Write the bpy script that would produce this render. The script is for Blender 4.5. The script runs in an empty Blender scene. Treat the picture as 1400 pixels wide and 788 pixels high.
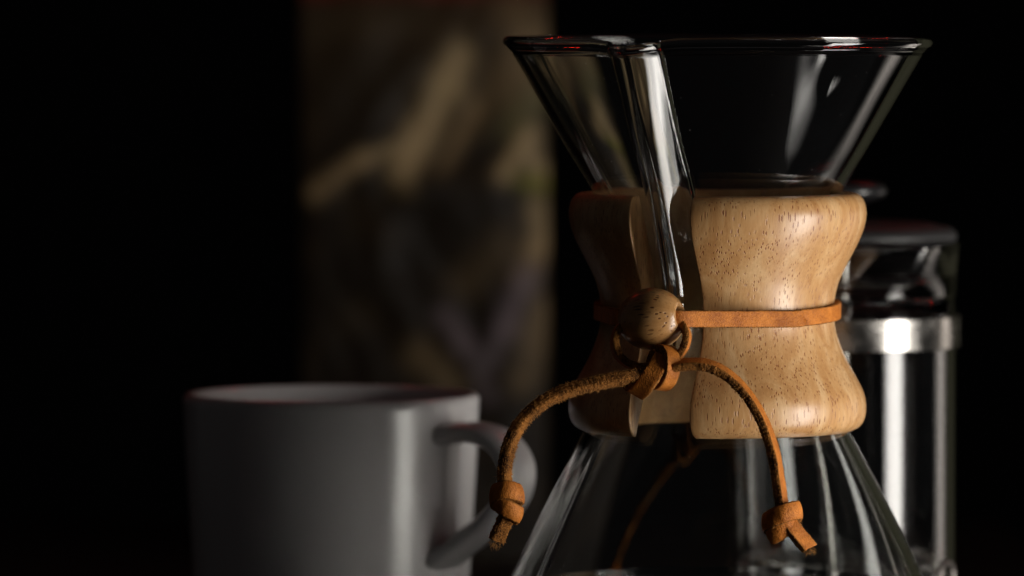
import bpy, bmesh, math, random
from mathutils import Vector, Matrix, noise
random.seed(7)
scene = bpy.context.scene
COL = scene.collection
R = math.radians

# ------------------------------------------------------------------ camera
CAM = Vector((-0.0622, -2.0, 0.229))
FPX = 9040.0                       # focal length in photograph pixels (1400 wide)
PITCH = math.atan(407.0 / FPX)
FWD = Vector((0, math.cos(PITCH), -math.sin(PITCH)))
UP = Vector((0, math.sin(PITCH), math.cos(PITCH)))
cd = bpy.data.cameras.new('camera')
cam = bpy.data.objects.new('camera', cd)
COL.objects.link(cam)
cam.location = CAM
cam.rotation_euler = (math.pi / 2 - PITCH, 0, 0)
cd.sensor_width = 36.0
cd.lens = FPX / 1400.0 * 36.0
cd.clip_start = 0.05
cd.clip_end = 50
cd.dof.use_dof = True
cd.dof.focus_distance = 1.955
cd.dof.aperture_fstop = 8.2
cd.dof.aperture_blades = 0
scene.camera = cam

# ------------------------------------------------------------------ world, exposure
w = bpy.data.worlds.new('World')
scene.world = w
w.use_nodes = True
bg = w.node_tree.nodes['Background']
bg.inputs[0].default_value = (0.9, 0.85, 0.85, 1)
bg.inputs[1].default_value = 0.014
vs = scene.view_settings
vs.view_transform = 'Standard'
vs.look = 'None'
vs.exposure = 0.0
vs.gamma = 1.0
vs.use_curve_mapping = False
scene.cycles.use_denoising = True
scene.cycles.max_bounces = 24
scene.cycles.transmission_bounces = 20
scene.cycles.glossy_bounces = 12
scene.cycles.diffuse_bounces = 3
scene.cycles.transparent_max_bounces = 16
scene.cycles.sample_clamp_indirect = 6.0
scene.cycles.blur_glossy = 0.3

# ------------------------------------------------------------------ lamps of the studio, plus an added panel
def area(name, loc, target, sx, sy, radiance, color):
    ld = bpy.data.lights.new(name, 'AREA')
    ld.shape = 'RECTANGLE'
    ld.size = sx
    ld.size_y = sy
    ld.energy = radiance * math.pi * sx * sy
    ld.color = color
    o = bpy.data.objects.new(name, ld)
    COL.objects.link(o)
    o.location = loc
    d = Vector(target) - Vector(loc)
    o.rotation_euler = d.to_track_quat('-Z', 'Y').to_euler()
    return o
def softbox(o, lo, hi, edge=0.12, flip=False):
    """cloth front of a softbox: soft edges and a fall-off from the lamp's end to the other"""
    ld = o.data
    ld.use_nodes = True
    nt = ld.node_tree
    em = nt.nodes['Emission']
    geo = nt.nodes.new('ShaderNodeNewGeometry')
    sep = nt.nodes.new('ShaderNodeSeparateXYZ')
    nt.links.new(geo.outputs['Parametric'], sep.inputs[0])
    def rng(src, a, b_, c, d, inp='LINEAR'):
        n = nt.nodes.new('ShaderNodeMapRange'); n.interpolation_type = inp
        for i, v in enumerate((a, b_, c, d)): n.inputs[i + 1].default_value = v
        nt.links.new(src, n.inputs[0]); return n.outputs[0]
    def mul(x, y):
        n = nt.nodes.new('ShaderNodeMath'); n.operation = 'MULTIPLY'
        nt.links.new(x, n.inputs[0]); nt.links.new(y, n.inputs[1]); return n.outputs[0]
    u, v = sep.outputs[0], sep.outputs[1]
    e = mul(rng(u, 0, edge, 0, 1, 'SMOOTHSTEP'), rng(u, 1 - edge, 1, 1, 0, 'SMOOTHSTEP'))
    e = mul(e, mul(rng(v, 0, 0.03, 0, 1, 'SMOOTHSTEP'), rng(v, 0.97, 1, 1, 0, 'SMOOTHSTEP')))
    g = rng(v, 0.15, 0.85, lo, hi, 'SMOOTHSTEP')
    nt.links.new(mul(e, g), em.inputs['Strength'])
k = area('key_softbox', (0.435, -0.195, -0.17), (0.0, 0.0, -0.17), 0.23, 0.76, 20.0, (1.0, 0.95, 0.89))
softbox(k, 0.025, 1.0, 0.36)
k = area('rear_softbox', (0.50, 0.36, -0.08), (0.0, 0.1, -0.08), 0.20, 0.56, 1.7, (1.0, 0.89, 0.80))
softbox(k, 0.03, 1.0, 0.45)
area('added_edge_glow', (0.66, 1.15, 0.16), (0.0, 0.0, 0.15), 0.62, 0.9, 0.024, (1.0, 0.95, 0.60))  # added dim panel out of view, brightens the glass's right edge
def red_strip(loc, tgt, size, rad, n):
    red = area('red_led_strip', loc, tgt, size, 0.005, rad, (1.0, 0.025, 0.012))
    red.data.use_nodes = True       # a strip of separate diodes: the lamp's own face is dotted
    nt = red.data.node_tree
    em = nt.nodes['Emission']
    geo = nt.nodes.new('ShaderNodeNewGeometry')
    sep = nt.nodes.new('ShaderNodeSeparateXYZ')
    m1 = nt.nodes.new('ShaderNodeMath'); m1.operation = 'MULTIPLY'; m1.inputs[1].default_value = n * math.pi * 2
    m2 = nt.nodes.new('ShaderNodeMath'); m2.operation = 'SINE'
    m3 = nt.nodes.new('ShaderNodeMath'); m3.operation = 'GREATER_THAN'; m3.inputs[1].default_value = 0.1
    nt.links.new(geo.outputs['Parametric'], sep.inputs[0])
    nt.links.new(sep.outputs[0], m1.inputs[0]); nt.links.new(m1.outputs[0], m2.inputs[0])
    nt.links.new(m2.outputs[0], m3.inputs[0]); nt.links.new(m3.outputs[0], em.inputs['Strength'])
red_strip((-0.27, 0.50, 0.62), (0, 0, 0.2), 0.24, 48.0, 12)
red_strip((0.25, 0.50, 0.62), (0, 0, 0.2), 0.24, 48.0, 12)

# ------------------------------------------------------------------ helpers
def S(px, py, y):
    """world point at depth y that photograph pixel (px,py) looks at"""
    d = FWD * FPX + Vector((1, 0, 0)) * (px - 700) - UP * (py - 394)
    return CAM + d * ((y - CAM.y) / d.y)
def Z(py, y=0.0):
    return S(700, py, y).z
PX = 2.0 / 9040.0 * 1.0005         # metres per pixel at y = 0

def link(name, me, parent=None, mats=(), loc=None):
    o = bpy.data.objects.new(name, me)
    COL.objects.link(o)
    if parent: o.parent = parent
    for m in mats: me.materials.append(m)
    if loc is not None: o.location = loc
    return o
def mesh(name, vs_, fs, smooth=True, mis=None):
    me = bpy.data.meshes.new(name)
    me.from_pydata([tuple(v) for v in vs_], [], fs)
    if mis:
        me.polygons.foreach_set('material_index', mis)
    me.polygons.foreach_set('use_smooth', [smooth] * len(me.polygons))
    me.update()
    return me
def thing(name, label, cat, loc):
    o = bpy.data.objects.new(name, None)
    COL.objects.link(o)
    o.location = loc
    o.empty_display_size = 0.02
    o['label'] = label; o['category'] = cat
    return o
def rel(o, parent):
    """keep world placement of a mesh written in world coordinates under a moved Empty"""
    o.parent = parent
    o.location = -parent.location
    return o
def lathe(prof, n=96, closed=False, cx=0, cy=0, rfun=None):
    vs_, fs = [], []
    m = len(prof)
    for i in range(n):
        a = 2 * math.pi * i / n
        for (r, z) in prof:
            rr = rfun(r, z, a) if rfun else r
            vs_.append((cx + rr * math.sin(a), cy - rr * math.cos(a), z))
    last = m if closed else m - 1
    for i in range(n):
        j = (i + 1) % n
        for k in range(last):
            l = (k + 1) % m
            fs.append((i * m + k, j * m + k, j * m + l, i * m + l))
    if not closed:
        if prof[0][0] < 1e-3: pass
    return vs_, fs
def catmull(pts, step):
    """pts: list of equal-length tuples, first three = xyz; resampled about evenly"""
    out = []
    n = len(pts)
    for i in range(n - 1):
        p0 = pts[max(i - 1, 0)]; p1 = pts[i]; p2 = pts[i + 1]; p3 = pts[min(i + 2, n - 1)]
        L = math.dist(p1[:3], p2[:3])
        k = max(2, int(L / step))
        for j in range(k):
            t = j / k
            out.append(tuple(0.5 * ((2 * b) + (-a + c) * t + (2 * a - 5 * b + 4 * c - d) * t * t + (-a + 3 * b - 3 * c + d) * t ** 3)
                             for a, b, c, d in zip(p0, p1, p2, p3)))
    out.append(tuple(pts[-1]))
    return out
def pline(pts, n):
    """smooth a 2-D profile"""
    p3 = [(p[0], p[1], 0) for p in pts]
    L = sum(math.dist(a, b) for a, b in zip(p3, p3[1:]))
    return [(p[0], p[1]) for p in catmull(p3, L / n)]

# ------------------------------------------------------------------ materials
def mat(name):
    m = bpy.data.materials.new(name)
    m.use_nodes = True
    return m, m.node_tree, m.node_tree.nodes['Principled BSDF']
def N(nt, typ, **kw):
    n = nt.nodes.new(typ)
    for k, v in kw.items():
        if k.startswith('i_'):
            key = k[2:]
            n.inputs[int(key) if key.isdigit() else key].default_value = v
        else: setattr(n, k, v)
    return n
def ramp(nt, stops, interp='LINEAR'):
    n = nt.nodes.new('ShaderNodeValToRGB')
    cr = n.color_ramp
    cr.interpolation = interp
    while len(cr.elements) < len(stops): cr.elements.new(0.5)
    for e, (p, c) in zip(cr.elements, stops):
        e.position = p
        e.color = (*c, 1) if len(c) == 3 else c
    return n

def wood_mat(name, c1, c2, c3, pore, rough=0.36, scale=1.0, axis=2, pore_amt=0.97):
    m, nt, b = mat(name)
    L = nt.links.new
    tc = N(nt, 'ShaderNodeTexCoord')
    def mapped(sx, sy, sz, rot=(0, 0, 0)):
        mp = N(nt, 'ShaderNodeMapping')
        s = [sx, sy, sz]
        if axis == 0: s = [sz, sx, sy]
        mp.inputs['Scale'].default_value = [v * scale for v in s]
        mp.inputs['Rotation'].default_value = rot
        L(tc.outputs['Object'], mp.inputs[0]); return mp
    # broad figure
    g = N(nt, 'ShaderNodeTexNoise', i_Scale=1.0, i_Detail=5.0, i_Roughness=0.55)
    g.inputs['Distortion'].default_value = 1.2
    L(mapped(110, 110, 26, (0.18, 0.42, 0)).outputs[0], g.inputs[0])
    wv = N(nt, 'ShaderNodeTexWave', wave_type='RINGS', i_Scale=1.0)
    wv.rings_direction = 'X' if axis == 0 else 'Z'
    wv.inputs['Distortion'].default_value = 5.0; wv.inputs['Detail'].default_value = 3.0; wv.inputs['Detail Scale'].default_value = 1.3
    wm = mapped(30, 24, 6, (0.10, 0.50, 0)); wm.inputs['Location'].default_value = (1.9, 2.4, 0.3)
    L(wm.outputs[0], wv.inputs[0])
    wx = N(nt, 'ShaderNodeMix', data_type='FLOAT'); wx.inputs[0].default_value = 0.07
    L(g.outputs[0], wx.inputs[2]); L(wv.outputs['Fac'], wx.inputs[3])
    rg = ramp(nt, [(0.28, c1), (0.48, c2), (0.70, c3)])
    L(wx.outputs[0], rg.inputs[0])
    # fine fibre
    f = N(nt, 'ShaderNodeTexNoise', i_Scale=1.0, i_Detail=4.0, i_Roughness=0.7)
    L(mapped(1500, 1500, 60).outputs[0], f.inputs[0])
    rf = ramp(nt, [(0.3, (0.80, 0.74, 0.66)), (0.65, (1.06, 1.05, 1.03))])
    L(f.outputs[0], rf.inputs[0])
    mx = N(nt, 'ShaderNodeMix', data_type='RGBA', blend_type='MULTIPLY'); mx.inputs[0].default_value = 0.8
    L(rg.outputs[0], mx.inputs[6]); L(rf.outputs[0], mx.inputs[7])
    # pores: long thin tubes along the grain, cut by the turned surface
    v = N(nt, 'ShaderNodeTexVoronoi', i_Scale=1.0); v.inputs['Randomness'].default_value = 1.0
    L(mapped(1450, 1450, 240, (0.03, 0.07, 0)).outputs[0], v.inputs[0])
    pr = ramp(nt, [(0.23, (1, 1, 1)), (0.35, (0, 0, 0))])
    L(v.outputs['Distance'], pr.inputs[0])
    keep = N(nt, 'ShaderNodeSeparateColor'); L(v.outputs['Color'], keep.inputs[0])
    kk = ramp(nt, [(0.45, (1, 1, 1)), (0.75, (0, 0, 0))]); L(keep.outputs[0], kk.inputs[0])
    dn = N(nt, 'ShaderNodeTexNoise', i_Scale=1.0, i_Detail=2.0); L(mapped(140, 140, 40, (0.1, 0.4, 0)).outputs[0], dn.inputs[0])
    dr = ramp(nt, [(0.36, (0.4, 0.4, 0.4)), (0.58, (1, 1, 1))]); L(dn.outputs[0], dr.inputs[0])
    pk = N(nt, 'ShaderNodeMath', operation='MULTIPLY'); L(kk.outputs[0], pk.inputs[0]); L(dr.outputs[0], pk.inputs[1])
    pm = N(nt, 'ShaderNodeMath', operation='MULTIPLY'); L(pr.outputs[0], pm.inputs[0]); L(pk.outputs[0], pm.inputs[1])
    ps = N(nt, 'ShaderNodeMath', operation='MULTIPLY'); L(pm.outputs[0], ps.inputs[0]); ps.inputs[1].default_value = pore_amt
    mp_ = N(nt, 'ShaderNodeMix', data_type='RGBA')
    L(ps.outputs[0], mp_.inputs[0]); L(mx.outputs[2], mp_.inputs[6]); mp_.inputs[7].default_value = (*pore, 1)
    L(mp_.outputs[2], b.inputs['Base Color'])
    bh = N(nt, 'ShaderNodeMath', operation='MULTIPLY_ADD'); L(pm.outputs[0], bh.inputs[0]); bh.inputs[1].default_value = -1.0
    sc = N(nt, 'ShaderNodeMath', operation='MULTIPLY'); L(f.outputs[0], sc.inputs[0]); sc.inputs[1].default_value = 0.25
    L(sc.outputs[0], bh.inputs[2])
    bp = N(nt, 'ShaderNodeBump', i_Strength=0.45, i_Distance=0.0002)
    L(bh.outputs[0], bp.inputs['Height']); L(bp.outputs[0], b.inputs['Normal'])
    b.inputs['Roughness'].default_value = rough
    b.inputs['Specular IOR Level'].default_value = 0.45
    b.inputs['Coat Weight'].default_value = 0.25
    b.inputs['Coat Roughness'].default_value = 0.28
    return m
M_WOOD = wood_mat('pale_wood', (0.44, 0.215, 0.075), (0.56, 0.315, 0.130), (0.69, 0.455, 0.235), (0.24, 0.075, 0.022))
M_BEAD = wood_mat('bead_wood', (0.36, 0.17, 0.055), (0.45, 0.235, 0.085), (0.55, 0.31, 0.13), (0.10, 0.035, 0.012),
                  rough=0.28, axis=0, scale=0.8)

def glass_mat(name, tint=(1, 1, 1), ior=1.47):
    m, nt, b = mat(name)
    tc = N(nt, 'ShaderNodeTexCoord')
    b.inputs['Base Color'].default_value = (*tint, 1)
    b.inputs['Transmission Weight'].default_value = 1.0
    b.inputs['Roughness'].default_value = 0.0
    b.inputs['IOR'].default_value = ior
    # faint handling marks
    n = N(nt, 'ShaderNodeTexNoise', i_Scale=38.0, i_Detail=5.0, i_Roughness=0.6); nt.links.new(tc.outputs['Object'], n.inputs[0])
    r = ramp(nt, [(0.50, (0, 0, 0)), (0.72, (0.06, 0.06, 0.06))]); nt.links.new(n.outputs[0], r.inputs[0])
    nt.links.new(r.outputs[0], b.inputs['Roughness'])
    return m
M_GLASS = glass_mat('clear_glass', (0.96, 0.975, 0.965))
M_GLASS2 = glass_mat('beaker_glass', (0.95, 0.96, 0.96))

def leather_mat(name, c1, c2, rough, bump, scale, spec=0.3):
    m, nt, b = mat(name)
    L = nt.links.new
    tc = N(nt, 'ShaderNodeTexCoord')
    n1 = N(nt, 'ShaderNodeTexNoise', i_Scale=scale, i_Detail=6.0, i_Roughness=0.65)
    L(tc.outputs['Object'], n1.inputs[0])
    n2 = N(nt, 'ShaderNodeTexNoise', i_Scale=scale * 0.12, i_Detail=3.0)
    L(tc.outputs['Object'], n2.inputs[0])
    ad = N(nt, 'ShaderNodeMath', operation='ADD'); L(n1.outputs[0], ad.inputs[0]); L(n2.outputs[0], ad.inputs[1])
    hf = N(nt, 'ShaderNodeMath', operation='MULTIPLY'); L(ad.outputs[0], hf.inputs[0]); hf.inputs[1].default_value = 0.5
    r = ramp(nt, [(0.38, c1), (0.62, c2)]); L(hf.outputs[0], r.inputs[0])
    L(r.outputs[0], b.inputs['Base Color'])
    bp = N(nt, 'ShaderNodeBump', i_Strength=bump, i_Distance=0.0003)
    vv = N(nt, 'ShaderNodeTexVoronoi', i_Scale=scale * 1.3); L(tc.outputs['Object'], vv.inputs[0])
    hh = N(nt, 'ShaderNodeMath', operation='ADD'); L(vv.outputs[0], hh.inputs[0]); L(n1.outputs[0], hh.inputs[1])
    L(hh.outputs[0], bp.inputs['Height']); L(bp.outputs[0], b.inputs['Normal'])
    b.inputs['Roughness'].default_value = rough
    b.inputs['Specular IOR Level'].default_value = spec
    return m
M_GRAIN = leather_mat('tan_leather_grain', (0.32, 0.092, 0.013), (0.62, 0.212, 0.034), 0.5, 0.5, 1700, 0.16)
M_SUEDE = leather_mat('raw_leather_flesh', (0.035, 0.012, 0.003), (0.44, 0.175, 0.036), 0.9, 1.0, 1500, 0.15)
M_FIBRE, _, _b = mat('leather_fibre')
_b.inputs['Base Color'].default_value = (0.48, 0.215, 0.05, 1); _b.inputs['Roughness'].default_value = 0.9

M_CERAMIC, nt, b = mat('white_glaze')
b.inputs['Base Color'].default_value = (0.62, 0.60, 0.60, 1)
b.inputs['Roughness'].default_value = 0.20
b.inputs['Coat Weight'].default_value = 0.12
b.inputs['Coat Roughness'].default_value = 0.12
n = N(nt, 'ShaderNodeTexNoise', i_Scale=60.0, i_Detail=2.0); tc = N(nt, 'ShaderNodeTexCoord')
nt.links.new(tc.outputs['Object'], n.inputs[0])
bp = N(nt, 'ShaderNodeBump', i_Strength=0.05, i_Distance=0.002)
nt.links.new(n.outputs[0], bp.inputs['Height']); nt.links.new(bp.outputs[0], b.inputs['Normal'])

M_STEEL, nt, b = mat('polished_steel')
b.inputs['Base Color'].default_value = (0.40, 0.385, 0.36, 1)
b.inputs['Metallic'].default_value = 1.0
n = N(nt, 'ShaderNodeTexNoise', i_Scale=150.0, i_Detail=5.0)
tc = N(nt, 'ShaderNodeTexCoord'); nt.links.new(tc.outputs['Object'], n.inputs[0])
r = ramp(nt, [(0.35, (0.16, 0.16, 0.16)), (0.7, (0.34, 0.34, 0.34))]); nt.links.new(n.outputs[0], r.inputs[0])
nt.links.new(r.outputs[0], b.inputs['Roughness'])
M_WIRE, nt, b = mat('dull_wire')
b.inputs['Base Color'].default_value = (0.20, 0.18, 0.17, 1)
b.inputs['Metallic'].default_value = 1.0
b.inputs['Roughness'].default_value = 0.42
M_LID, nt, b = mat('dark_lid')
b.inputs['Base Color'].default_value = (0.020, 0.020, 0.021, 1)
b.inputs['Roughness'].default_value = 0.55
M_BLACK, nt, b = mat('black_plastic')
b.inputs['Base Color'].default_value = (0.012, 0.012, 0.013, 1)
b.inputs['Roughness'].default_value = 0.3

M_TABLE, nt, b = mat('dark_table_top')
L = nt.links.new
tc = N(nt, 'ShaderNodeTexCoord')
mp = N(nt, 'ShaderNodeMapping'); mp.inputs['Scale'].default_value = (4, 60, 60); L(tc.outputs['Object'], mp.inputs[0])
n = N(nt, 'ShaderNodeTexNoise', i_Scale=1.0, i_Detail=6.0); L(mp.outputs[0], n.inputs[0])
r = ramp(nt, [(0.3, (0.008, 0.004, 0.004)), (0.7, (0.022, 0.010, 0.009))]); L(n.outputs[0], r.inputs[0])
L(r.outputs[0], b.inputs['Base Color']); b.inputs['Roughness'].default_value = 0.42
M_WALL, nt, b = mat('black_backdrop_cloth')
n = N(nt, 'ShaderNodeTexNoise', i_Scale=400.0, i_Detail=3.0)
r = ramp(nt, [(0.3, (0.003, 0.003, 0.0035)), (0.7, (0.006, 0.006, 0.007))]); nt.links.new(n.outputs[0], r.inputs[0])
nt.links.new(r.outputs[0], b.inputs['Base Color']); b.inputs['Roughness'].default_value = 0.95
b.inputs['Specular IOR Level'].default_value = 0.05

# ------------------------------------------------------------------ the setting
me = mesh('table_top', [(-0.70, -0.25, 0), (0.15, -0.25, 0), (0.15, 0.85, 0), (-0.70, 0.85, 0),
                        (-0.70, -0.25, -0.02), (0.15, -0.25, -0.02), (0.15, 0.85, -0.02), (-0.70, 0.85, -0.02)],
          [(0, 1, 2, 3), (7, 6, 5, 4), (0, 4, 5, 1), (1, 5, 6, 2), (2, 6, 7, 3), (3, 7, 4, 0)], False)
o = link('table_top', me, None, [M_TABLE]); o['kind'] = 'structure'
vsb, fsb = [], []
for i in range(81):
    x = -2 + 4 * i / 80
    for z in (-0.8, 1.8):
        vsb.append((x, 1.6 + 0.02 * math.sin(i * 0.9) + 0.01 * math.sin(i * 2.3), z))
for i in range(80):
    fsb.append((2 * i, 2 * i + 2, 2 * i + 3, 2 * i + 1))
o = link('backdrop', mesh('backdrop', vsb, fsb), None, [M_WALL]); o['kind'] = 'structure'

# ------------------------------------------------------------------ glass coffee maker
CM = thing('pour_over_coffee_maker', 'hourglass glass pour-over coffee maker with pale wooden collar and tan leather tie', 'coffee maker', (0, 0, 0))
GA = -R(24.8)                       # azimuth of the pouring channel (0 = towards the camera, + = right)
def zp(py): return Z(py, 0)
def rp(px): return px * PX
outer = [(0.0, -1), ]
P_out = [(rp(288), zp(800)), (rp(262), zp(744)), (rp(232), zp(684)), (rp(205), zp(633)), (rp(181), zp(588)), (rp(160), zp(550)),
         (rp(136), zp(505)), (rp(120), zp(465)), (rp(114), zp(430)), (rp(117), zp(395)), (rp(129), zp(350)),
         (rp(150), zp(300)), (rp(176), zp(252)), (rp(205), zp(205)), (rp(246), zp(135)), (rp(286), zp(66))]
base = [(0.001, 0.0035), (0.03, 0.0030), (0.050, 0.0006), (0.058, 0.0008), (0.0645, 0.004), (0.0668, 0.011), (0.0668, 0.020), (0.0655, 0.034), (rp(288), zp(800))]
full_out = pline(base, 34)[:-1] + pline(P_out, 150)
TH = 0.0026
def offset(prof, d):
    res = []
    for i, (r_, z_) in enumerate(prof):
        a = prof[max(i - 1, 0)]; c = prof[min(i + 1, len(prof) - 1)]
        t = Vector((c[0] - a[0], c[1] - a[1])).normalized()
        nrm = Vector((-t.y, t.x))   # towards the axis
        res.append((max(r_ + nrm.x * d, 0.001), z_ + nrm.y * d))
    return res
inner = offset(full_out, TH)
inner = [(r_, max(z_, 0.0045)) for r_, z_ in inner]
# rim bead
rt = full_out[-1]; ri = inner[-1]
cz = (rt[1] + ri[1]) / 2 + 0.0012
cr_ = (rt[0] + ri[0]) / 2 + 0.0013
bead = []
for k in range(15):
    a = R(-50) + k / 14 * R(280)
    bead.append((cr_ + 0.00165 * math.cos(a), cz + 0.00165 * math.sin(a)))
prof = full_out[:-2] + bead + list(reversed(inner[:-2]))
ztop = zp(50); zneck = zp(430)
WCH = 0.0080
def channel(r_, z_, a):
    """outward half-tube pressed into the funnel wall for pouring"""
    u = r_ * math.sin(a - GA)
    if math.cos(a - GA) < 0: return r_
    t = (z_ - zp(560)) / (ztop - zp(560))
    if t <= 0: return r_ + 0.00035 * noise.noise(Vector((a * 2.2, z_ * 16, 3.1)))
    dep = 0.0118 * min(1, t / 0.30) ** 1.1
    dep *= 1 - 0.38 * max(0, t - 0.5) / 0.5
    wob = 0.0006 * noise.noise(Vector((z_ * 40, 2.0, 0)))
    ww = WCH * (0.78 + 0.24 * t)
    x = abs(u + wob) / ww
    b_ = 0
    if x < 1: b_ = (1 - x ** 1.7) ** 1.2
    tp = max(0, (t - 0.72) / 0.28)
    ripple = (0.00022 * noise.noise(Vector((u * 420, z_ * 30, 0))) * max(0, 1 - x * x) * min(1, t * 3) * (0.35 + (0.9 if u > 0 else 0))
              + 0.00010 * tp * noise.noise(Vector((u * 1100, z_ * 40, 5))) * max(0, 1 - x * x) * (1 if u < 0.003 else 0))
    wav = 0.00035 * noise.noise(Vector((a * 2.2, z_ * 16, 3.1)))
    # a few dents under the lip, added to break up the glint there
    dent = 0.0
    for (da, dz, wa, wz, am) in ((0.50, 78, 0.05, 26, 0.00045), (0.60, 104, 0.045, 22, -0.00040), (0.42, 150, 0.07, 60, 0.00018), (0.95, 120, 0.10, 70, 0.00022)):
        dent += am * math.exp(-((a - da) / wa) ** 2 - ((z_ - zp(dz)) / (wz * PX)) ** 2)
    return r_ + dep * b_ + ripple + wav + dent
angs = []
# dense samples about the channel
nd = 170
for i in range(nd): angs.append(GA - 0.62 + 1.24 * i / nd)
no = 210
for i in range(no): angs.append(GA + 0.62 + (2 * math.pi - 1.24) * i / no)
vs_, fs = [], []
m_ = len(prof)
for a in angs:
    u_ = 0.065 * math.sin(a - GA)
    dip = 0.0024 * math.exp(-(u_ / 0.009) ** 2) if math.cos(a - GA) > 0 else 0
    lip = 0.0006 * noise.noise(Vector((math.sin(a) * 1.5, math.cos(a) * 1.5, 0)))
    for (r_, z_) in prof:
        t = max(0, min(1, (z_ - zp(130)) / (ztop - zp(130))))
        zz = z_ - dip * t ** 3 + lip * t * t
        rr = channel(r_, z_, a)
        vs_.append((rr * math.sin(a), -rr * math.cos(a), zz))
na = len(angs)
for i in range(na):
    j = (i + 1) % na
    for k in range(m_ - 1):
        fs.append((i * m_ + k, j * m_ + k, j * m_ + k + 1, i * m_ + k + 1))
fs.append(tuple(i * m_ for i in reversed(range(na))))
fs.append(tuple(i * m_ + m_ - 1 for i in range(na)))
link('glass_body', mesh('glass_body', vs_, fs), CM, [M_GLASS])

# dust specks on the outside of the glass
vs_, fs = [], []
for _ in range(170):
    k = random.choice([q for q in range(34, len(full_out) - 4) if not zp(592) < full_out[q][1] < zp(255)])
    a = random.uniform(-1.2, 1.2)
    r_, z_ = full_out[k]; z_ += random.uniform(-0.001, 0.001)
    rr = channel(r_, z_, a) + 0.00003
    c = Vector((rr * math.sin(a), -rr * math.cos(a), z_))
    sz = random.choice((0.00004, 0.00006, 0.00008, 0.00012))
    b_ = len(vs_)
    for d in ((1, 0, 0), (-1, 0, 0), (0, 1, 0), (0, -1, 0), (0, 0, 1), (0, 0, -1)):
        vs_.append(c + Vector(d) * sz * random.uniform(0.6, 1.3))
    for f in ((0, 2, 4), (2, 1, 4), (1, 3, 4), (3, 0, 4), (2, 0, 5), (1, 2, 5), (3, 1, 5), (0, 3, 5)):
        fs.append(tuple(b_ + q for q in f))
M_DUST, _, _b = mat('pale_dust'); _b.inputs['Base Color'].default_value = (0.5, 0.48, 0.46, 1); _b.inputs['Roughness'].default_value = 1
o = link('dust_specks', mesh('dust_specks', vs_, fs), CM, [M_DUST]); o['kind'] = 'stuff'

# wooden collar: two turned halves with a gap for the channel
co = [(181, 263.5), (189, 264.2), (195.5, 268), (201, 277), (203.5, 292), (200, 312), (190, 336), (176, 363), (165, 388), (160, 412), (159.5, 432), (163, 456),
      (174, 486), (188, 512), (199, 533), (203.5, 552), (202, 570), (195, 582), (183, 588)]
def glass_r(z_):
    for (r0, z0), (r1, z1) in zip(full_out[30:], full_out[31:]):
        if z0 <= z_ <= z1: return r0 + (r1 - r0) * (z_ - z0) / max(z1 - z0, 1e-9)
    return 0.03
cout = pline([(rp(a), zp(b_)) for a, b_ in co], 44)
zt_, zb_ = cout[0][1], cout[-1][1]
cin = []
for k in range(17):
    z_ = zb_ + (zt_ - zb_) * k / 16
    cin.append((glass_r(z_) + 0.0005, z_))
cin[0] = (min(cin[0][0], cout[-1][0] - 0.0004), cin[0][1] + 0.0)
cin[-1] = (min(cin[-1][0], cout[0][0] - 0.0004), cin[-1][1])
cprof = cout + cin
WG = 0.0097
def collar_half(sign):
    vs_, fs = [], []
    n = 90
    m_ = len(cprof)
    for i in range(n + 1):
        t = i / n
        # ease so the ends get denser rings
        for (r_, z_) in cprof:
            th0 = math.asin(min(0.95, WG / r_))
            th1 = math.pi - math.asin(min(0.95, 0.0006 / r_))
            th = th0 + (th1 - th0) * t
            a = GA + sign * th
            vs_.append((r_ * math.sin(a), -r_ * math.cos(a), z_))
    for i in range(n):
        for k in range(m_):
            l = (k + 1) % m_
            f = (i * m_ + k, (i + 1) * m_ + k, (i + 1) * m_ + l, i * m_ + l)
            fs.append(f if sign < 0 else f[::-1])
    # end caps as quads between outer and inner outline
    def cap(i, flip):
        bm_o = list(range(len(cout)))
        f = [i * m_ + k for k in range(m_)]
        fs.append(tuple(f[::-1] if flip else f))
    cap(0, sign < 0); cap(n, sign > 0)
    me = mesh('collar_half', vs_, fs)
    bm = bmesh.new(); bm.from_mesh(me)
    bmesh.ops.recalc_face_normals(bm, faces=bm.faces)
    bm.to_mesh(me); bm.free()
    o = link('collar_half', me, CM, [M_WOOD])
    bv = o.modifiers.new('bevel', 'BEVEL')
    bv.width = 0.0013; bv.segments = 4; bv.limit_method = 'ANGLE'; bv.angle_limit = R(50)
    bv.harden_normals = False
    return o
hr = collar_half(1)
hl = collar_half(-1)

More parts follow.
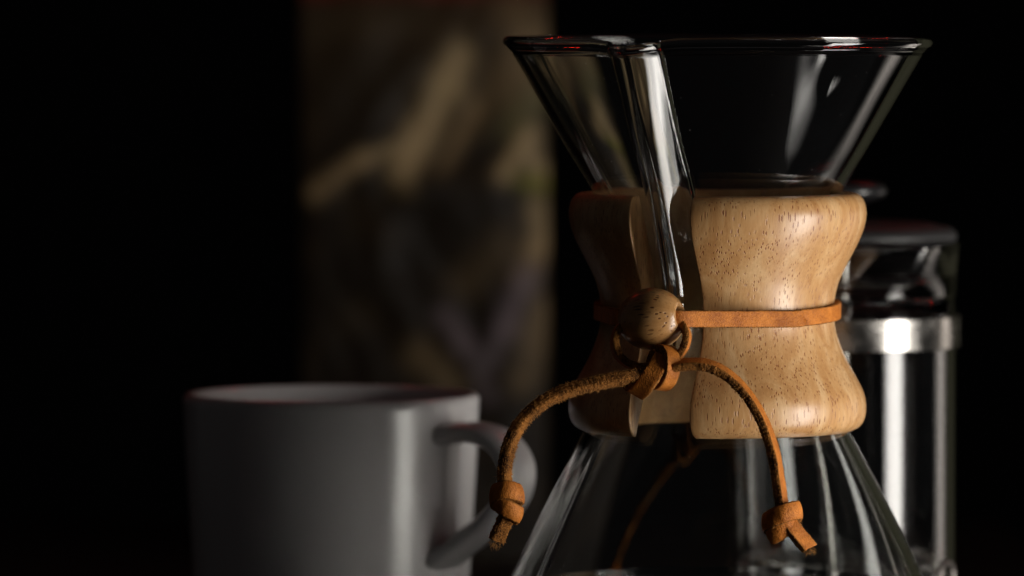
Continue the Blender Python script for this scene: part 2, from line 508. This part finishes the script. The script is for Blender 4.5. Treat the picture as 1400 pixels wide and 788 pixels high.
# ------------------------------------------------------------------ leather
SW, ST = 0.0050, 0.0021
def ribbon(ctrl, width=SW, thick=ST, step=0.00035, rough_amp=1.0, seed=0.0, cup=0.0):
    """sweep of a flat leather thong; ctrl = (x,y,z, nx,ny,nz) with n = direction the grain side faces"""
    pts = catmull(ctrl, step)
    n = len(pts)
    K = 7
    sec = []
    # section in (w,t): grain side (+t) from -w to +w, edge, flesh side, edge
    hw, ht, rd = width / 2, thick / 2, thick * 0.16
    for i in range(K): sec.append((-hw + rd + (2 * hw - 2 * rd) * i / (K - 1), ht, 0))
    sec += [(hw - rd * .3, ht - rd * .3, 1), (hw, ht * 0.4, 1), (hw, -ht * 0.2, 1), (hw - rd * .2, -ht + rd, 1)]
    for i in range(K): sec.append((hw - rd - (2 * hw - 2 * rd) * i / (K - 1), -ht, 1))
    sec += [(-hw + rd * .2, -ht + rd, 1), (-hw, -ht * 0.2, 1), (-hw, ht * 0.4, 1), (-hw + rd * .3, ht - rd * .3, 1)]
    m_ = len(sec)
    vs_, fs, mi, surf = [], [], [], []
    for i, p in enumerate(pts):
        c = Vector(p[:3]); 
        T = (Vector(pts[min(i + 1, n - 1)][:3]) - Vector(pts[max(i - 1, 0)][:3])).normalized()
        nn = Vector(p[3:6]); nn = (nn - T * nn.dot(T)).normalized()
        W_ = T.cross(nn)
        for (a, b_, kind) in sec:
            q = c + W_ * a + nn * (b_ - cup * (a / hw) ** 2)
            if kind:
                d = noise.noise(q * 1700 + Vector((seed, 0, 0))) * 0.00022 + noise.noise(q * 4200) * 0.00015
                q += (W_ * a * 0.6 + nn * b_).normalized() * d * rough_amp
                surf.append((q.copy(), (W_ * a * 0.6 + nn * b_).normalized(), T))
            else:
                q += nn * (noise.noise(q * 420 + Vector((seed, 0, 0))) * 0.00010 + (noise.noise(Vector((i * step * 1300, a * 260, 4.0 + seed))) * 0.00014 if cup else 0))
            vs_.append(q)
    for i in range(n - 1):
        for k in range(m_):
            l = (k + 1) % m_
            fs.append((i * m_ + k, i * m_ + l, (i + 1) * m_ + l, (i + 1) * m_ + k))
            mi.append(0 if sec[k][2] == 0 and sec[l][2] == 0 else 1)
    fs.append(tuple(range(m_))); mi.append(1)
    fs.append(tuple((n - 1) * m_ + k for k in reversed(range(m_)))); mi.append(1)
    me = mesh('leather', vs_, fs, True, mi)
    bm = bmesh.new(); bm.from_mesh(me)
    bmesh.ops.recalc_face_normals(bm, faces=bm.faces)
    bm.to_mesh(me); bm.free()
    return me, surf
def fibres(surf, count, parent, lmin=0.0004, lmax=0.0014, end=None):
    vs_, fs = [], []
    for _ in range(count):
        q, nn, T = random.choice(surf)
        d = (nn + T * random.uniform(-1.3, 1.3) + Vector((random.uniform(-1, 1) for _ in range(3))) * 0.7).normalized()
        ln = random.uniform(lmin, lmax) * random.choice((0.5, 0.7, 1))
        s = d.orthogonal().normalized() * 0.000045
        s2 = d.cross(s).normalized() * 0.000045
        mid = q + d * ln * 0.55 + Vector((random.uniform(-1, 1) for _ in range(3))) * ln * 0.15
        e = mid + (d + Vector((random.uniform(-1, 1) for _ in range(3))) * 0.8).normalized() * ln * 0.45
        b_ = len(vs_)
        q = q - nn * 0.0001
        vs_ += [q + s, q - s * 0.5 + s2, q - s * 0.5 - s2, mid + s * 0.7, mid - s * 0.35 + s2 * 0.7, mid - s * 0.35 - s2 * 0.7, e]
        for a, c in ((0, 1), (1, 2), (2, 0)):
            fs.append((b_ + a, b_ + c, b_ + 3 + c, b_ + 3 + a))
            fs.append((b_ + 3 + a, b_ + 3 + c, b_ + 6))
    o = link('suede_fibres', mesh('suede_fibres', vs_, fs), parent, [M_FIBRE])
    o['kind'] = 'stuff'
    return o
def pp(px, py, y, n):
    v = S(px, py, y); return (v.x, v.y, v.z, n[0], n[1], n[2])

# bead
BC = S(891, 436.5, -0.0455)
TANG = Vector((math.cos(GA), math.sin(GA), 0))
bv_, bf_ = [], []
bp_prof = []
for k in range(29):
    a = R(24) + (R(180) - 2 * R(24)) * k / 28
    bp_prof.append((0.0103 * math.cos(a), 0.0092 * math.sin(a)))
x0, r0 = bp_prof[-1]
bp_prof += [(x0 + 0.0003, r0 - 0.0005), (x0 + 0.0016, 0.0027), (0, 0.0026), (-x0 - 0.0016, 0.0027), (-x0 - 0.0003, r0 - 0.0005)]
K = len(bp_prof); NB = 64
yv = Vector((TANG.y, -TANG.x, 0)) * -1
for i in range(NB):
    a = 2 * math.pi * i / NB
    for (x, r_) in bp_prof:
        bv_.append((x, r_ * math.cos(a), r_ * math.sin(a)))
for i in range(NB):
    j = (i + 1) % NB
    for k in range(K):
        l = (k + 1) % K
        bf_.append((i * K + k, j * K + k, j * K + l, i * K + l))
me = mesh('wooden_bead', bv_, bf_)
bm = bmesh.new(); bm.from_mesh(me); bmesh.ops.recalc_face_normals(bm, faces=bm.faces); bm.to_mesh(me); bm.free()
ob = link('wooden_bead', me, CM, [M_BEAD])
ob.matrix_world = Matrix.Translation(BC) @ Matrix.Rotation(GA, 4, 'Z') @ Matrix.Rotation(R(-6), 4, 'Y')
ob.location = BC

# strap round the waist
ctrl = []
rb = rp(160.5) + ST * 0.45
zc_ = zp(424)
def bandpt(a, r_, dz=0):
    # hangs lower at the bead, higher at the back
    z_ = zc_ - 0.0016 * math.cos(a - GA * 0.3) + dz
    return (r_ * math.sin(a), -r_ * math.cos(a), z_, math.sin(a), -math.cos(a), 0.02)
e1 = BC + TANG * 0.006
e2 = BC + TANG * 0.0112
ctrl.append((e1.x, e1.y, e1.z + 0.0006, -TANG.y * -1 * -1, -TANG.x, 0.0))
nb = Vector((math.sin(GA), -math.cos(GA), 0))
ctrl[0] = (e1.x, e1.y, e1.z + 0.0004, nb.x, nb.y, 0)
ctrl.append((e2.x, e2.y, e2.z + 0.0003, nb.x * 0.6, nb.y, 0))
for d in range(34, 283, 8):
    ctrl.append(bandpt(R(d), rb))
f1 = BC - TANG * 0.0112; f2 = BC - TANG * 0.006
ctrl.append((f1.x, f1.y, f1.z + 0.0002, nb.x, nb.y * 0.6, 0))
ctrl.append((f2.x, f2.y, f2.z, nb.x, nb.y, 0))
me, sf = ribbon(ctrl, 0.0051, 0.0019, 0.0006, 0.5)
strap = link('leather_strap', me, CM, [M_GRAIN, M_SUEDE])

# loops, wraps and cords
y0 = -0.0505
tie = None
def piece(name, ctrl, parent, nf=150, **kw):
    me, sf = ribbon(ctrl, **kw)
    o = link(name, me, parent, [M_GRAIN, M_SUEDE])
    if nf: fibres(sf, nf, o if parent is CM else parent)
    return o
# central knot
knot = piece('center_knot', [
    pp(921, 447, -0.0480, (1, -.2, .2)), pp(934, 446, -0.0500, (1, -.25, .35)), pp(939, 458, -0.0515, (1, -.25, 0)),
    pp(936, 474, -0.0525, (1, -.25, -.3)), pp(926, 488, -0.0525, (.8, -.2, -.7)), pp(908, 499, -0.0520, (.3, -.2, -1)),
    pp(888, 504, -0.0515, (0, -.3, -1))], CM, 120, width=0.0044)
knot['label'] = 'leather knot tied under the bead'
piece('knot_loop', [
    pp(862, 442, -0.0450, (-1, -.2, .3)), pp(848, 447, -0.0462, (-1, -.2, .4)), pp(841, 462, -0.0475, (-1, -.2, 0)),
    pp(843, 481, -0.0488, (-1, -.3, -.3)), pp(856, 496, -0.0500, (-.5, -.3, -1)), pp(876, 503, -0.0510, (0, -.3, -1)),
    pp(898, 502, -0.0520, (0, -.3, -1))], knot, 90, width=0.0042)
# wrap: ring round a sideways axis that leans to the viewer on its left
def ring(cx, cy, yc, ax, rx, ry, a0, a1, nseg, shift):
    A = Vector(ax).normalized()
    U = Vector((0, 0, 1)); U = (U - A * U.dot(A)).normalized()
    V = A.cross(U)                  # third axis
    c = S(cx, cy, yc)
    out = []
    for i in range(nseg + 1):
        a = a0 + (a1 - a0) * i / nseg
        d = U * math.cos(a) * ry + V * math.sin(a) * rx
        q = c + d + A * shift * (i / nseg - 0.5)
        nn = (U * math.cos(a) / ry + V * math.sin(a) / rx).normalized()
        out.append((q.x, q.y, q.z, nn.x, nn.y, nn.z))
    return out
piece('knot_wrap', ring(906, 503, -0.0525, (-0.80, -0.55, 0.12), 0.0050, 0.0058, R(150), R(-215), 22, 0.0012), knot, 60, width=0.0050)
piece('knot_wrap', [
    pp(905, 488, -0.0545, (.2, -1, .3)), pp(898, 503, -0.0568, (-.2, -1, .2)), pp(887, 519, -0.0575, (-.2, -1, .1)),
    pp(877, 532, -0.0560, (-.3, -1, -.4)), pp(868, 536, -0.0530, (-.5, -.2, -1)), pp(866, 524, -0.0505, (-.3, .9, -.5)), pp(880, 510, -0.0500, (0, 1, 0))],
    knot, 50, width=0.0056)

# cords with a stopper knot at each end
cordR = piece('leather_cord', [
    pp(905, 505, -0.0530, (0, -.2, 1)), pp(922, 501, -0.0555, (0, -.3, 1)), pp(940, 498.5, -0.0565, (.1, -.32, 1)), pp(962, 499, -0.0570, (.2, -.34, 1)),
    pp(985, 507, -0.0572, (.5, -.35, 1)), pp(1008, 525, -0.0575, (.8, -.37, .8)), pp(1029, 551, -0.0580, (1, -.38, .6)),
    pp(1046, 584, -0.0585, (1, -.38, .35)), pp(1058, 620, -0.0595, (1, -.4, .2)), pp(1064, 655, -0.0605, (1, -.42, .1)),
    pp(1069, 690, -0.0615, (1, -.45, .05)), pp(1071, 705, -0.0615, (1, -.5, 0))], CM, 0, width=0.0050, thick=0.0026, rough_amp=1.5)
me, sfR = ribbon([tuple(p) for p in [
    pp(922, 501, -0.0555, (0, -.3, 1)), pp(940, 498.5, -0.0565, (.1, -.32, 1)), pp(962, 499, -0.0570, (.2, -.34, 1)),
    pp(985, 507, -0.0572, (.5, -.35, 1)), pp(1008, 525, -0.0575, (.8, -.37, .8)), pp(1029, 551, -0.0580, (1, -.38, .6)),
    pp(1046, 584, -0.0585, (1, -.38, .35)), pp(1058, 620, -0.0595, (1, -.4, .2)), pp(1064, 655, -0.0605, (1, -.42, .1)),
    pp(1069, 690, -0.0615, (1, -.45, .05))]], thick=0.0026)
bpy.data.meshes.remove(me)
fibres(sfR, 1500, cordR, 0.0003, 0.0010)
cordR['label'] = 'right-hand cord end curving across the wooden collar'
def kpath(c, pts):
    """pts in photograph pixels (x, y, towards the viewer); normals radial from the knot's core"""
    out = []
    for q in pts:
        x, y, zz = q[:3]
        p = S(x, y, c[2] - zz * PX)
        if len(q) > 3: nn = Vector(q[3:6])
        else:
            nn = Vector((x - c[0], -zz, -(y - c[1]) * 0.25)).normalized()
        out.append((p.x, p.y, p.z, nn.x, nn.y, nn.z))
    return out
cR = (1070, 712, -0.0615)
kr = kpath(cR, [(1072, 716, -8), (1084, 708, -13), (1093, 699, -4), (1088, 698, 10), (1072, 702, 19), (1055, 709, 15), (1045, 716, 2), (1052, 720, -12), (1068, 722, -14)])
kn = piece('end_knot', kr, cordR, 40, width=0.0056, thick=0.0018, cup=0.0006)
kr = kpath(cR, [(1066, 728, -10), (1054, 732, -3), (1054, 733, 8, -.5, -.8, -.4), (1066, 727, 15, 0, -1, -.3), (1079, 716, 13, .5, -.9, 0), (1084, 706, 4, 1, -.3, 0)])
piece('end_knot', kr, cordR, 30, width=0.0054, thick=0.0018, cup=0.0006)
kr = kpath(cR, [(1072, 708, 6, .5, -.9, .3), (1082, 720, 9, .5, -.9, .3), (1093, 734, 9, .45, -.9, .35), (1104, 747, 8, .4, -.9, .4), (1106, 750, 8, .4, -.9, .4)])
tail = piece('cord_tip', kr, cordR, 0, width=0.0050, thick=0.0026, rough_amp=1.6)
def fray(px, py, y, d, parent, n=70):
    c = S(px, py, y)
    sf = []
    for _ in range(n):
        q = c + Vector((random.uniform(-1, 1), random.uniform(-1, 1), random.uniform(-1, 1))) * 0.0018
        sf.append((q, Vector(d).normalized(), Vector((random.uniform(-1, 1), 0, random.uniform(-1, 1))).normalized()))
    fibres(sf, n, parent, 0.0006, 0.0024)
fray(1105, 750, cR[2] - 8 * PX, (.35, 0, -1), cordR, 60)

lc = [pp(905, 503, -0.0510, (0, .5, 1)), pp(885, 511, -0.0540, (-.1, .5, 1)), pp(862, 516, -0.0560, (-.1, .5, 1)), pp(830, 521, -0.0565, (-.1, .5, 1)),
      pp(795, 529, -0.0570, (-.2, .5, 1)), pp(762, 540, -0.0575, (-.4, .5, 1)), pp(731, 559, -0.0580, (-.8, .5, .8)),
      pp(707, 586, -0.0585, (-1, .5, .5)), pp(695, 615, -0.0590, (-1, .5, .2)), pp(690, 642, -0.0595, (-1, .45, .05)), pp(690, 672, -0.0600, (-1, .4, 0)), pp(690, 690, -0.0600, (-1, .4, 0))]
me, sfL = ribbon(lc, width=0.0048, thick=0.0030, rough_amp=1.35)
cordL = link('leather_cord', me, CM, [M_GRAIN, M_SUEDE])
fibres(sfL, 4200, cordL, 0.0003, 0.0012)
cordL['label'] = 'left-hand cord end arching down past the glass'
cL = (693, 686, -0.0600)
kl = kpath(cL, [(694, 690, -10), (708, 682, -10), (713, 677, 2), (704, 672, 14), (690, 670, 18), (677, 674, 11), (673, 682, -2), (682, 688, -14), (696, 690, -14)])
piece('end_knot', kl, cordL, 40, width=0.0056, thick=0.0018, cup=0.0006)
kl = kpath(cL, [(690, 684, -12), (676, 683, -2), (678, 687, 11), (690, 694, 18), (704, 701, 14), (711, 705, 3), (702, 706, -10), (690, 700, -12)])
piece('end_knot', kl, cordL, 40, width=0.0052, thick=0.0018, cup=0.0006)
kl = kpath(cL, [(696, 700, 2, -.5, .9, 0), (690, 714, 2, -.5, .8, 0), (683, 729, 2, -.5, .8, 0), (678, 740, 2, -.5, .8, 0)])
me, sft = ribbon(kl, width=0.0046, thick=0.0028, rough_amp=2.0)
tipL = link('cord_tip', me, cordL, [M_GRAIN, M_SUEDE])
fibres(sft, 260, cordL, 0.0003, 0.0012)
fray(678, 741, cL[2], (-.3, 0, -1), cordL, 90)

# ------------------------------------------------------------------ mug
MY = 0.12
mc = S(453, 540, MY)
MUG = thing('coffee_mug', 'plain white glazed mug with a wide handle, left of the glass coffee maker', 'mug', (mc.x, MY, 0))
mr = 203 * 2.12 / 9040
mh = mc.z
mp_ = [(0.001, 0.004), (0.030, 0.004), (0.034, 0.0), (0.037, 0.0), (mr * 0.86, 0.003), (mr * 0.895, 0.010), (mr * 0.92, 0.03), (mr * 0.955, 0.058), (mr * 0.985, 0.082), (mr * 0.997, mh - 0.003),
       (mr, mh - 0.0008), (mr - 0.0012, mh + 0.0006), (mr - 0.0028, mh + 0.0004), (mr - 0.0036, mh - 0.0012), (mr * 0.955 - 0.0036, 0.058), (mr * 0.90 - 0.0036, 0.02), (mr * 0.80, 0.0085), (0.02, 0.007), (0.001, 0.007)]
v_, f_ = lathe(mp_, 128)
me = mesh('mug_body', v_, f_)
o = link('mug_body', me, MUG, [M_CERAMIC])
HA = R(55.5)
hd = Vector((math.sin(HA), -math.cos(HA), 0)); tw = Vector((math.cos(HA), math.sin(HA), 0))
hp = [(mr * 0.955, 0.0880, 0, 1), (mr + 0.008, 0.0893, 0, 1), (mr + 0.0185, 0.0868, 0, 1), (mr + 0.0245, 0.0795, 0, 1), (mr + 0.0238, 0.0708, 0, 1),
      (mr + 0.0175, 0.0628, 0, 1), (mr + 0.0080, 0.0560, 0, 1), (mr - 0.0040, 0.0480, 0, 1)]
pts = catmull([(a, b_, 0, c, d) for a, b_, c, d in hp], 0.0014)
vs_, fs = [], []
NS = 20
for i, p in enumerate(pts):
    q0 = pts[max(i - 1, 0)]; q1 = pts[min(i + 1, len(pts) - 1)]
    t = Vector((q1[0] - q0[0], q1[1] - q0[1])).normalized()
    nrm = Vector((-t.y, t.x))
    e = abs(i / (len(pts) - 1) - 0.5) * 2
    hw = 0.0082 + 0.0015 * e ** 4
    for k in range(NS):
        a = 2 * math.pi * k / NS
        ca, sa = math.cos(a), math.sin(a)
        wx = hw * math.copysign(abs(ca) ** 0.6, ca)
        tt = 0.0033 * math.copysign(abs(sa) ** 0.8, sa)
        rr = p[0] + nrm.x * tt; zz = p[1] + nrm.y * tt
        q = hd * rr + tw * wx
        vs_.append((q.x, q.y, zz))
for i in range(len(pts) - 1):
    for k in range(NS):
        l = (k + 1) % NS
        fs.append((i * NS + k, i * NS + l, (i + 1) * NS + l, (i + 1) * NS + k))
fs.append(tuple(range(NS))); fs.append(tuple((len(pts) - 1) * NS + k for k in reversed(range(NS))))
me = mesh('mug_handle', vs_, fs)
bm = bmesh.new(); bm.from_mesh(me); bmesh.ops.recalc_face_normals(bm, faces=bm.faces); bm.to_mesh(me); bm.free()
link('handle', me, MUG, [M_CERAMIC])

# ------------------------------------------------------------------ french press
FY = 0.135
fc = S(1153, 450, FY)
FP = thing('french_press', 'glass french press with polished steel band, behind the glass coffee maker on the right', 'french press', (fc.x, FY, 0))
FS = (2 + FY) / 9040
def zf(py): return Z(py, FY)
fr = 155 * FS
gl = [(0.001, 0.016), (fr * 0.8, 0.016), (fr * 0.95, 0.018), (fr - 0.0005, 0.026), (fr - 0.0005, 0.06), (fr - 0.0005, zf(432)), (fr - 0.0005, zf(410)), (fr - 0.0003, zf(392)), (fr + 0.0001, zf(366)), (fr + 0.0008, zf(334)),
      (fr + 0.0006, zf(330)), (fr - 0.0006, zf(329)), (fr - 0.0014, zf(340)), (fr - 0.0022, zf(388)), (fr - 0.0026, zf(430)), (fr - 0.0026, 0.026), (fr * 0.9, 0.0195), (fr * 0.8, 0.0185), (0.001, 0.0185)]
def spout(r_, z_, a):
    t = max(0, min(1, (z_ - zf(412)) / (zf(332) - zf(412))))
    x = abs(a - R(33)) / R(62)
    if x >= 1 or t <= 0 or r_ < fr * 0.9: return r_
    s1 = t * t * (3 - 2 * t)
    return r_ + s1 * (0.0085 * (1 - x) ** 2.0 - 0.0012 * math.sin(math.pi * x) ** 2)
v_, f_ = lathe(pline(gl, 110), 160, rfun=spout)
beaker = link('glass_beaker', mesh('glass_beaker', v_, f_), FP, [M_GLASS2])
def lat(name, prof, parent, m, closed=False, n=80):
    v_, f_ = lathe(prof, n, closed)
    me = mesh(name, v_, f_)
    bm = bmesh.new(); bm.from_mesh(me); bmesh.ops.recalc_face_normals(bm, faces=bm.faces); bm.to_mesh(me); bm.free()
    return link(name, me, parent, [m])
def ringprof(r_, z0, z1, t, bvl=0.0003):
    e = bvl * 0.4
    return [(r_, z0 + bvl), (r_ + bvl, z0), (r_ + t - bvl, z0), (r_ + t, z0 + bvl), (r_ + t, z0 + bvl + e), (r_ + t, z1 - bvl - e), (r_ + t, z1 - bvl), (r_ + t - bvl, z1), (r_ + bvl, z1), (r_, z1 - bvl)]
lat('steel_band', ringprof(fr, zf(474), zf(430), 0.0009), FP, M_STEEL, True)
lat('base_ring', ringprof(fr, 0.010, 0.030, 0.0010), FP, M_STEEL, True)
lid = lat('lid', [(0.001, zf(300)), (fr * 0.35, zf(300)), (fr * 0.75, zf(304)), (fr * 0.95, zf(311)), (fr - 0.0006, zf(316)), (fr + 0.0000, zf(321)), (fr - 0.0003, zf(328)),
                  (fr - 0.003, zf(328)), (fr - 0.0035, zf(338)), (fr - 0.0045, zf(341)), (fr * 0.8, zf(343)), (0.001, zf(344))], FP, M_LID)
lat('knob', [(0.0025, zf(300)), (0.0028, zf(283)), (0.007, zf(279)), (0.0128, zf(270)), (0.0142, zf(262)), (0.0130, zf(252)), (0.008, zf(247.5)), (0.001, zf(246.5))], lid, M_BLACK)
rod = lat('plunger_rod', [(0.0018, 0.042), (0.0018, zf(300))], FP, M_STEEL)
lat('filter_disc', [(0.001, 0.044), (fr * 0.6, 0.0435), (fr - 0.0040, 0.041), (fr - 0.0035, 0.040), (fr - 0.0040, 0.0392), (0.001, 0.0395)], rod, M_STEEL)
# coil spring round the filter
vs_, fs = [], []
turns = 46; per = 10; sec = 6
for i in range(turns * per):
    a = 2 * math.pi * i / (turns * per)
    ph = 2 * math.pi * i / per
    c = Vector(((fr - 0.0052 + 0.0018 * math.cos(ph)) * math.sin(a), -(fr - 0.0052 + 0.0018 * math.cos(ph)) * math.cos(a), 0.0445 + 0.0018 * math.sin(ph)))
    er = Vector((math.sin(a), -math.cos(a), 0))
    for k in range(sec):
        b_ = 2 * math.pi * k / sec
        vs_.append(c + er * 0.0005 * math.cos(b_) + Vector((0, 0, 0.0005 * math.sin(b_))))
nn_ = turns * per
for i in range(nn_):
    j = (i + 1) % nn_
    for k in range(sec):
        l = (k + 1) % sec
        fs.append((i * sec + k, j * sec + k, j * sec + l, i * sec + l))
link('coil_spring', mesh('coil_spring', vs_, fs), rod, [M_STEEL])
# wire feet with curled ends
def tube(name, pts, r_, parent, m, n=10):
    vs_, fs = [], []
    P = [Vector(p[:3]) for p in catmull(pts, 0.0012)]
    ref = Vector((0.3, 0.2, 0.93))
    for i, c in enumerate(P):
        T = (P[min(i + 1, len(P) - 1)] - P[max(i - 1, 0)]).normalized()
        U = T.cross(ref).normalized(); V = T.cross(U)
        for k in range(n):
            a = 2 * math.pi * k / n
            vs_.append(c + U * r_ * math.cos(a) + V * r_ * math.sin(a))
    for i in range(len(P) - 1):
        for k in range(n):
            l = (k + 1) % n
            fs.append((i * n + k, i * n + l, (i + 1) * n + l, (i + 1) * n + k))
    fs.append(tuple(range(n))); fs.append(tuple((len(P) - 1) * n + k for k in reversed(range(n))))
    return link(name, mesh(name, vs_, fs), parent, [m])
for az in (R(57), R(-57), R(150), R(-150)):
    d = Vector((math.sin(az), -math.cos(az), 0))
    cpt = []
    for k in range(13):
        a = R(-90) + R(300) * k / 12
        q = d * (fr + 0.0016) + Vector((d.y * -1, d.x, 0)) * 0.0042 * math.cos(a) + Vector((0, 0, 0.0415 + 0.0042 * math.sin(a)))
        cpt.append(tuple(q))
    low = [tuple(d * (fr + 0.006) + Vector((0, 0, 0.0012))), tuple(d * (fr + 0.0035) + Vector((0, 0, 0.012))), tuple(d * (fr + 0.002) + Vector((0, 0, 0.026)))]
    tube('foot', low + cpt, 0.0012, FP, M_WIRE)

# ------------------------------------------------------------------ coffee bag
BY = 0.66
b0 = S(412, 300, BY); b1 = S(749, 300, BY)
bw = b1.x - b0.x; bx = (b0.x + b1.x) / 2
BAG = thing('coffee_bag', 'tall olive brown printed coffee bag standing out of focus behind the mug', 'bag', (bx, BY, 0))
M_BAG, nt, b = mat('printed_foil_paper')
at = N(nt, 'ShaderNodeVertexColor'); at.layer_name = 'print'
nt.links.new(at.outputs[0], b.inputs['Base Color'])
b.inputs['Roughness'].default_value = 0.55
b.inputs['Specular IOR Level'].default_value = 0.15
def seg(px, py, a, b_, c, d):
    vx, vy = c - a, d - b_
    t = max(0, min(1, ((px - a) * vx + (py - b_) * vy) / (vx * vx + vy * vy)))
    return math.hypot(px - a - vx * t, py - b_ - vy * t)
GOLD = (0.40, 0.29, 0.15); TANC = (0.38, 0.26, 0.13); OLV = (0.16, 0.15, 0.02); VIO = (0.15, 0.115, 0.125); RED_GLOW = (0.10, 0.012, 0.008); DK = (0.012, 0.008, 0.005)
strokes = [  # flower print and soft diagonal strokes in other tones
    ((628, 75, 612, 115), 20, GOLD, .8), ((612, 115, 575, 190), 22, GOLD, .9), ((575, 190, 553, 235), 20, GOLD, 1),
    ((553, 195, 500, 215), 10, GOLD, .6), ((500, 215, 435, 260), 13, TANC, .6),
    ((650, 150, 605, 230), 12, TANC, .5), ((735, 60, 680, 130), 34, TANC, .30), ((745, 120, 700, 170), 22, (0.24, 0.22, 0.09), .35),
    ((725, 180, 690, 235), 13, GOLD, .9), ((725, 210, 745, 240), 14, GOLD, .9), ((715, 245, 745, 250), 12, OLV, 1),
    ((735, 280, 740, 330), 16, GOLD, .7), ((740, 330, 715, 375), 16, TANC, .7), ((720, 370, 690, 450), 16, VIO, 1), ((690, 450, 672, 490), 11, VIO, .8),
    ((610, 425, 640, 470), 13, VIO, .8), ((650, 480, 668, 535), 14, VIO, .5), ((575, 480, 620, 520), 22, TANC, .28),
    ((745, 420, 715, 510), 22, TANC, .4), ((640, 380, 690, 330), 26, TANC, .2), ((705, 15, 745, 100), 30, TANC, .25)]
def art(px, py):
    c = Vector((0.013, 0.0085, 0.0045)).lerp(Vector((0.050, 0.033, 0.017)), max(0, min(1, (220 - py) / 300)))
    c += Vector((0.02, 0.013, 0.006)) * max(0, noise.noise(Vector((px / 90, py / 70, 0))))
    for (sg, wd, col, am) in strokes:
        d = seg(px, py, *sg) + 5 * noise.noise(Vector((px / 25, py / 25, 1)))
        f = am * math.exp(-(d / wd) ** 2)
        c = c.lerp(Vector(col), f)
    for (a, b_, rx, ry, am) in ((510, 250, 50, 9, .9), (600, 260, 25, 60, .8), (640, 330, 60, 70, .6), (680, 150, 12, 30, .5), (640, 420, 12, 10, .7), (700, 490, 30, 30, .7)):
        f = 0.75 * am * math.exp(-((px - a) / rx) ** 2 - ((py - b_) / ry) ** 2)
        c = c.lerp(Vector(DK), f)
    if py < 5:  # red lamp glow along the bag's top, put into its colour
        c = c.lerp(Vector(RED_GLOW), min(1, (5 - py) / 10) * (0.9 if px < 470 or 580 < px < 660 else 0.5))
    return (c.x, c.y, c.z, 1)
bh = 0.30; bd = 0.058
def bag_pt(u, v):
    """u 0..4 round the bag (front,right,back,left), v 0..1 up"""
    s = int(u) % 4; f = u - int(u)
    z_ = v * bh
    dep = bd * (1 - max(0, (v - 0.72) / 0.28) ** 1.2 * 0.93)
    fold = 0.010 * (1 - dep / bd) + 0.004
    if s == 0: x, y = -bw / 2 + bw * f, -dep / 2
    elif s == 1: x, y = bw / 2 - fold * math.sin(math.pi * f) * 1.2, -dep / 2 + dep * f
    elif s == 2: x, y = bw / 2 - bw * f, dep / 2
    else: x, y = -bw / 2 + fold * math.sin(math.pi * f) * 1.2, dep / 2 - dep * f
    q = Vector((x * 28 + 5, y * 28, z_ * 20))
    e = math.sin(math.pi * f) ** 0.5 if s in (0, 2) else 0.3
    bul = 0.006 * e * (1 if s == 0 else -1 if s == 2 else 0)
    ws = 0.0050 * (abs(noise.noise(q)) + 0.5 * abs(noise.noise(q * 2.3))) * e * min(1, v * 8)
    return Vector((x, y + (dep * 0 - bul + ws) if s == 0 else y - bul, z_))
NU, NV = 46, 110
vs_, fs, cols = [], [], []
for j in range(NV + 1):
    for i in range(4 * NU):
        vs_.append(bag_pt(i / NU, j / NV))
W4 = 4 * NU
for j in range(NV):
    for i in range(W4):
        k = (i + 1) % W4
        fs.append((j * W4 + i, j * W4 + k, (j + 1) * W4 + k, (j + 1) * W4 + i))
fs.append(tuple(reversed(range(W4))))
fs.append(tuple(NV * W4 + i for i in range(W4)))
me = mesh('bag_body', vs_, fs)
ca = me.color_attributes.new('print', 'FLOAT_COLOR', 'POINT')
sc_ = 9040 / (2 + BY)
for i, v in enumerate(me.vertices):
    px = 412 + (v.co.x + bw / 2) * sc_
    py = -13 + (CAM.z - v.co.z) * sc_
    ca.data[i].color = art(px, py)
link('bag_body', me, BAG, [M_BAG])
# folded, clipped top
tv = []
for x in (-bw / 2 + 0.002, bw / 2 - 0.002):
    for y in (-0.0045, 0.0045):
        for z_ in (bh - 0.001, bh + 0.016):
            tv.append((x, y, z_))
me = mesh('folded_top', tv, [(0, 1, 3, 2), (4, 6, 7, 5), (0, 4, 5, 1), (2, 3, 7, 6), (1, 5, 7, 3), (0, 2, 6, 4)], False)
ca = me.color_attributes.new('print', 'FLOAT_COLOR', 'POINT')
for d in ca.data: d.color = (0.08, 0.012, 0.008, 1)  # the same red glow put into the fold's colour
o = link('folded_top', me, BAG, [M_BAG])
bvm = o.modifiers.new('bevel', 'BEVEL'); bvm.width = 0.002; bvm.segments = 3
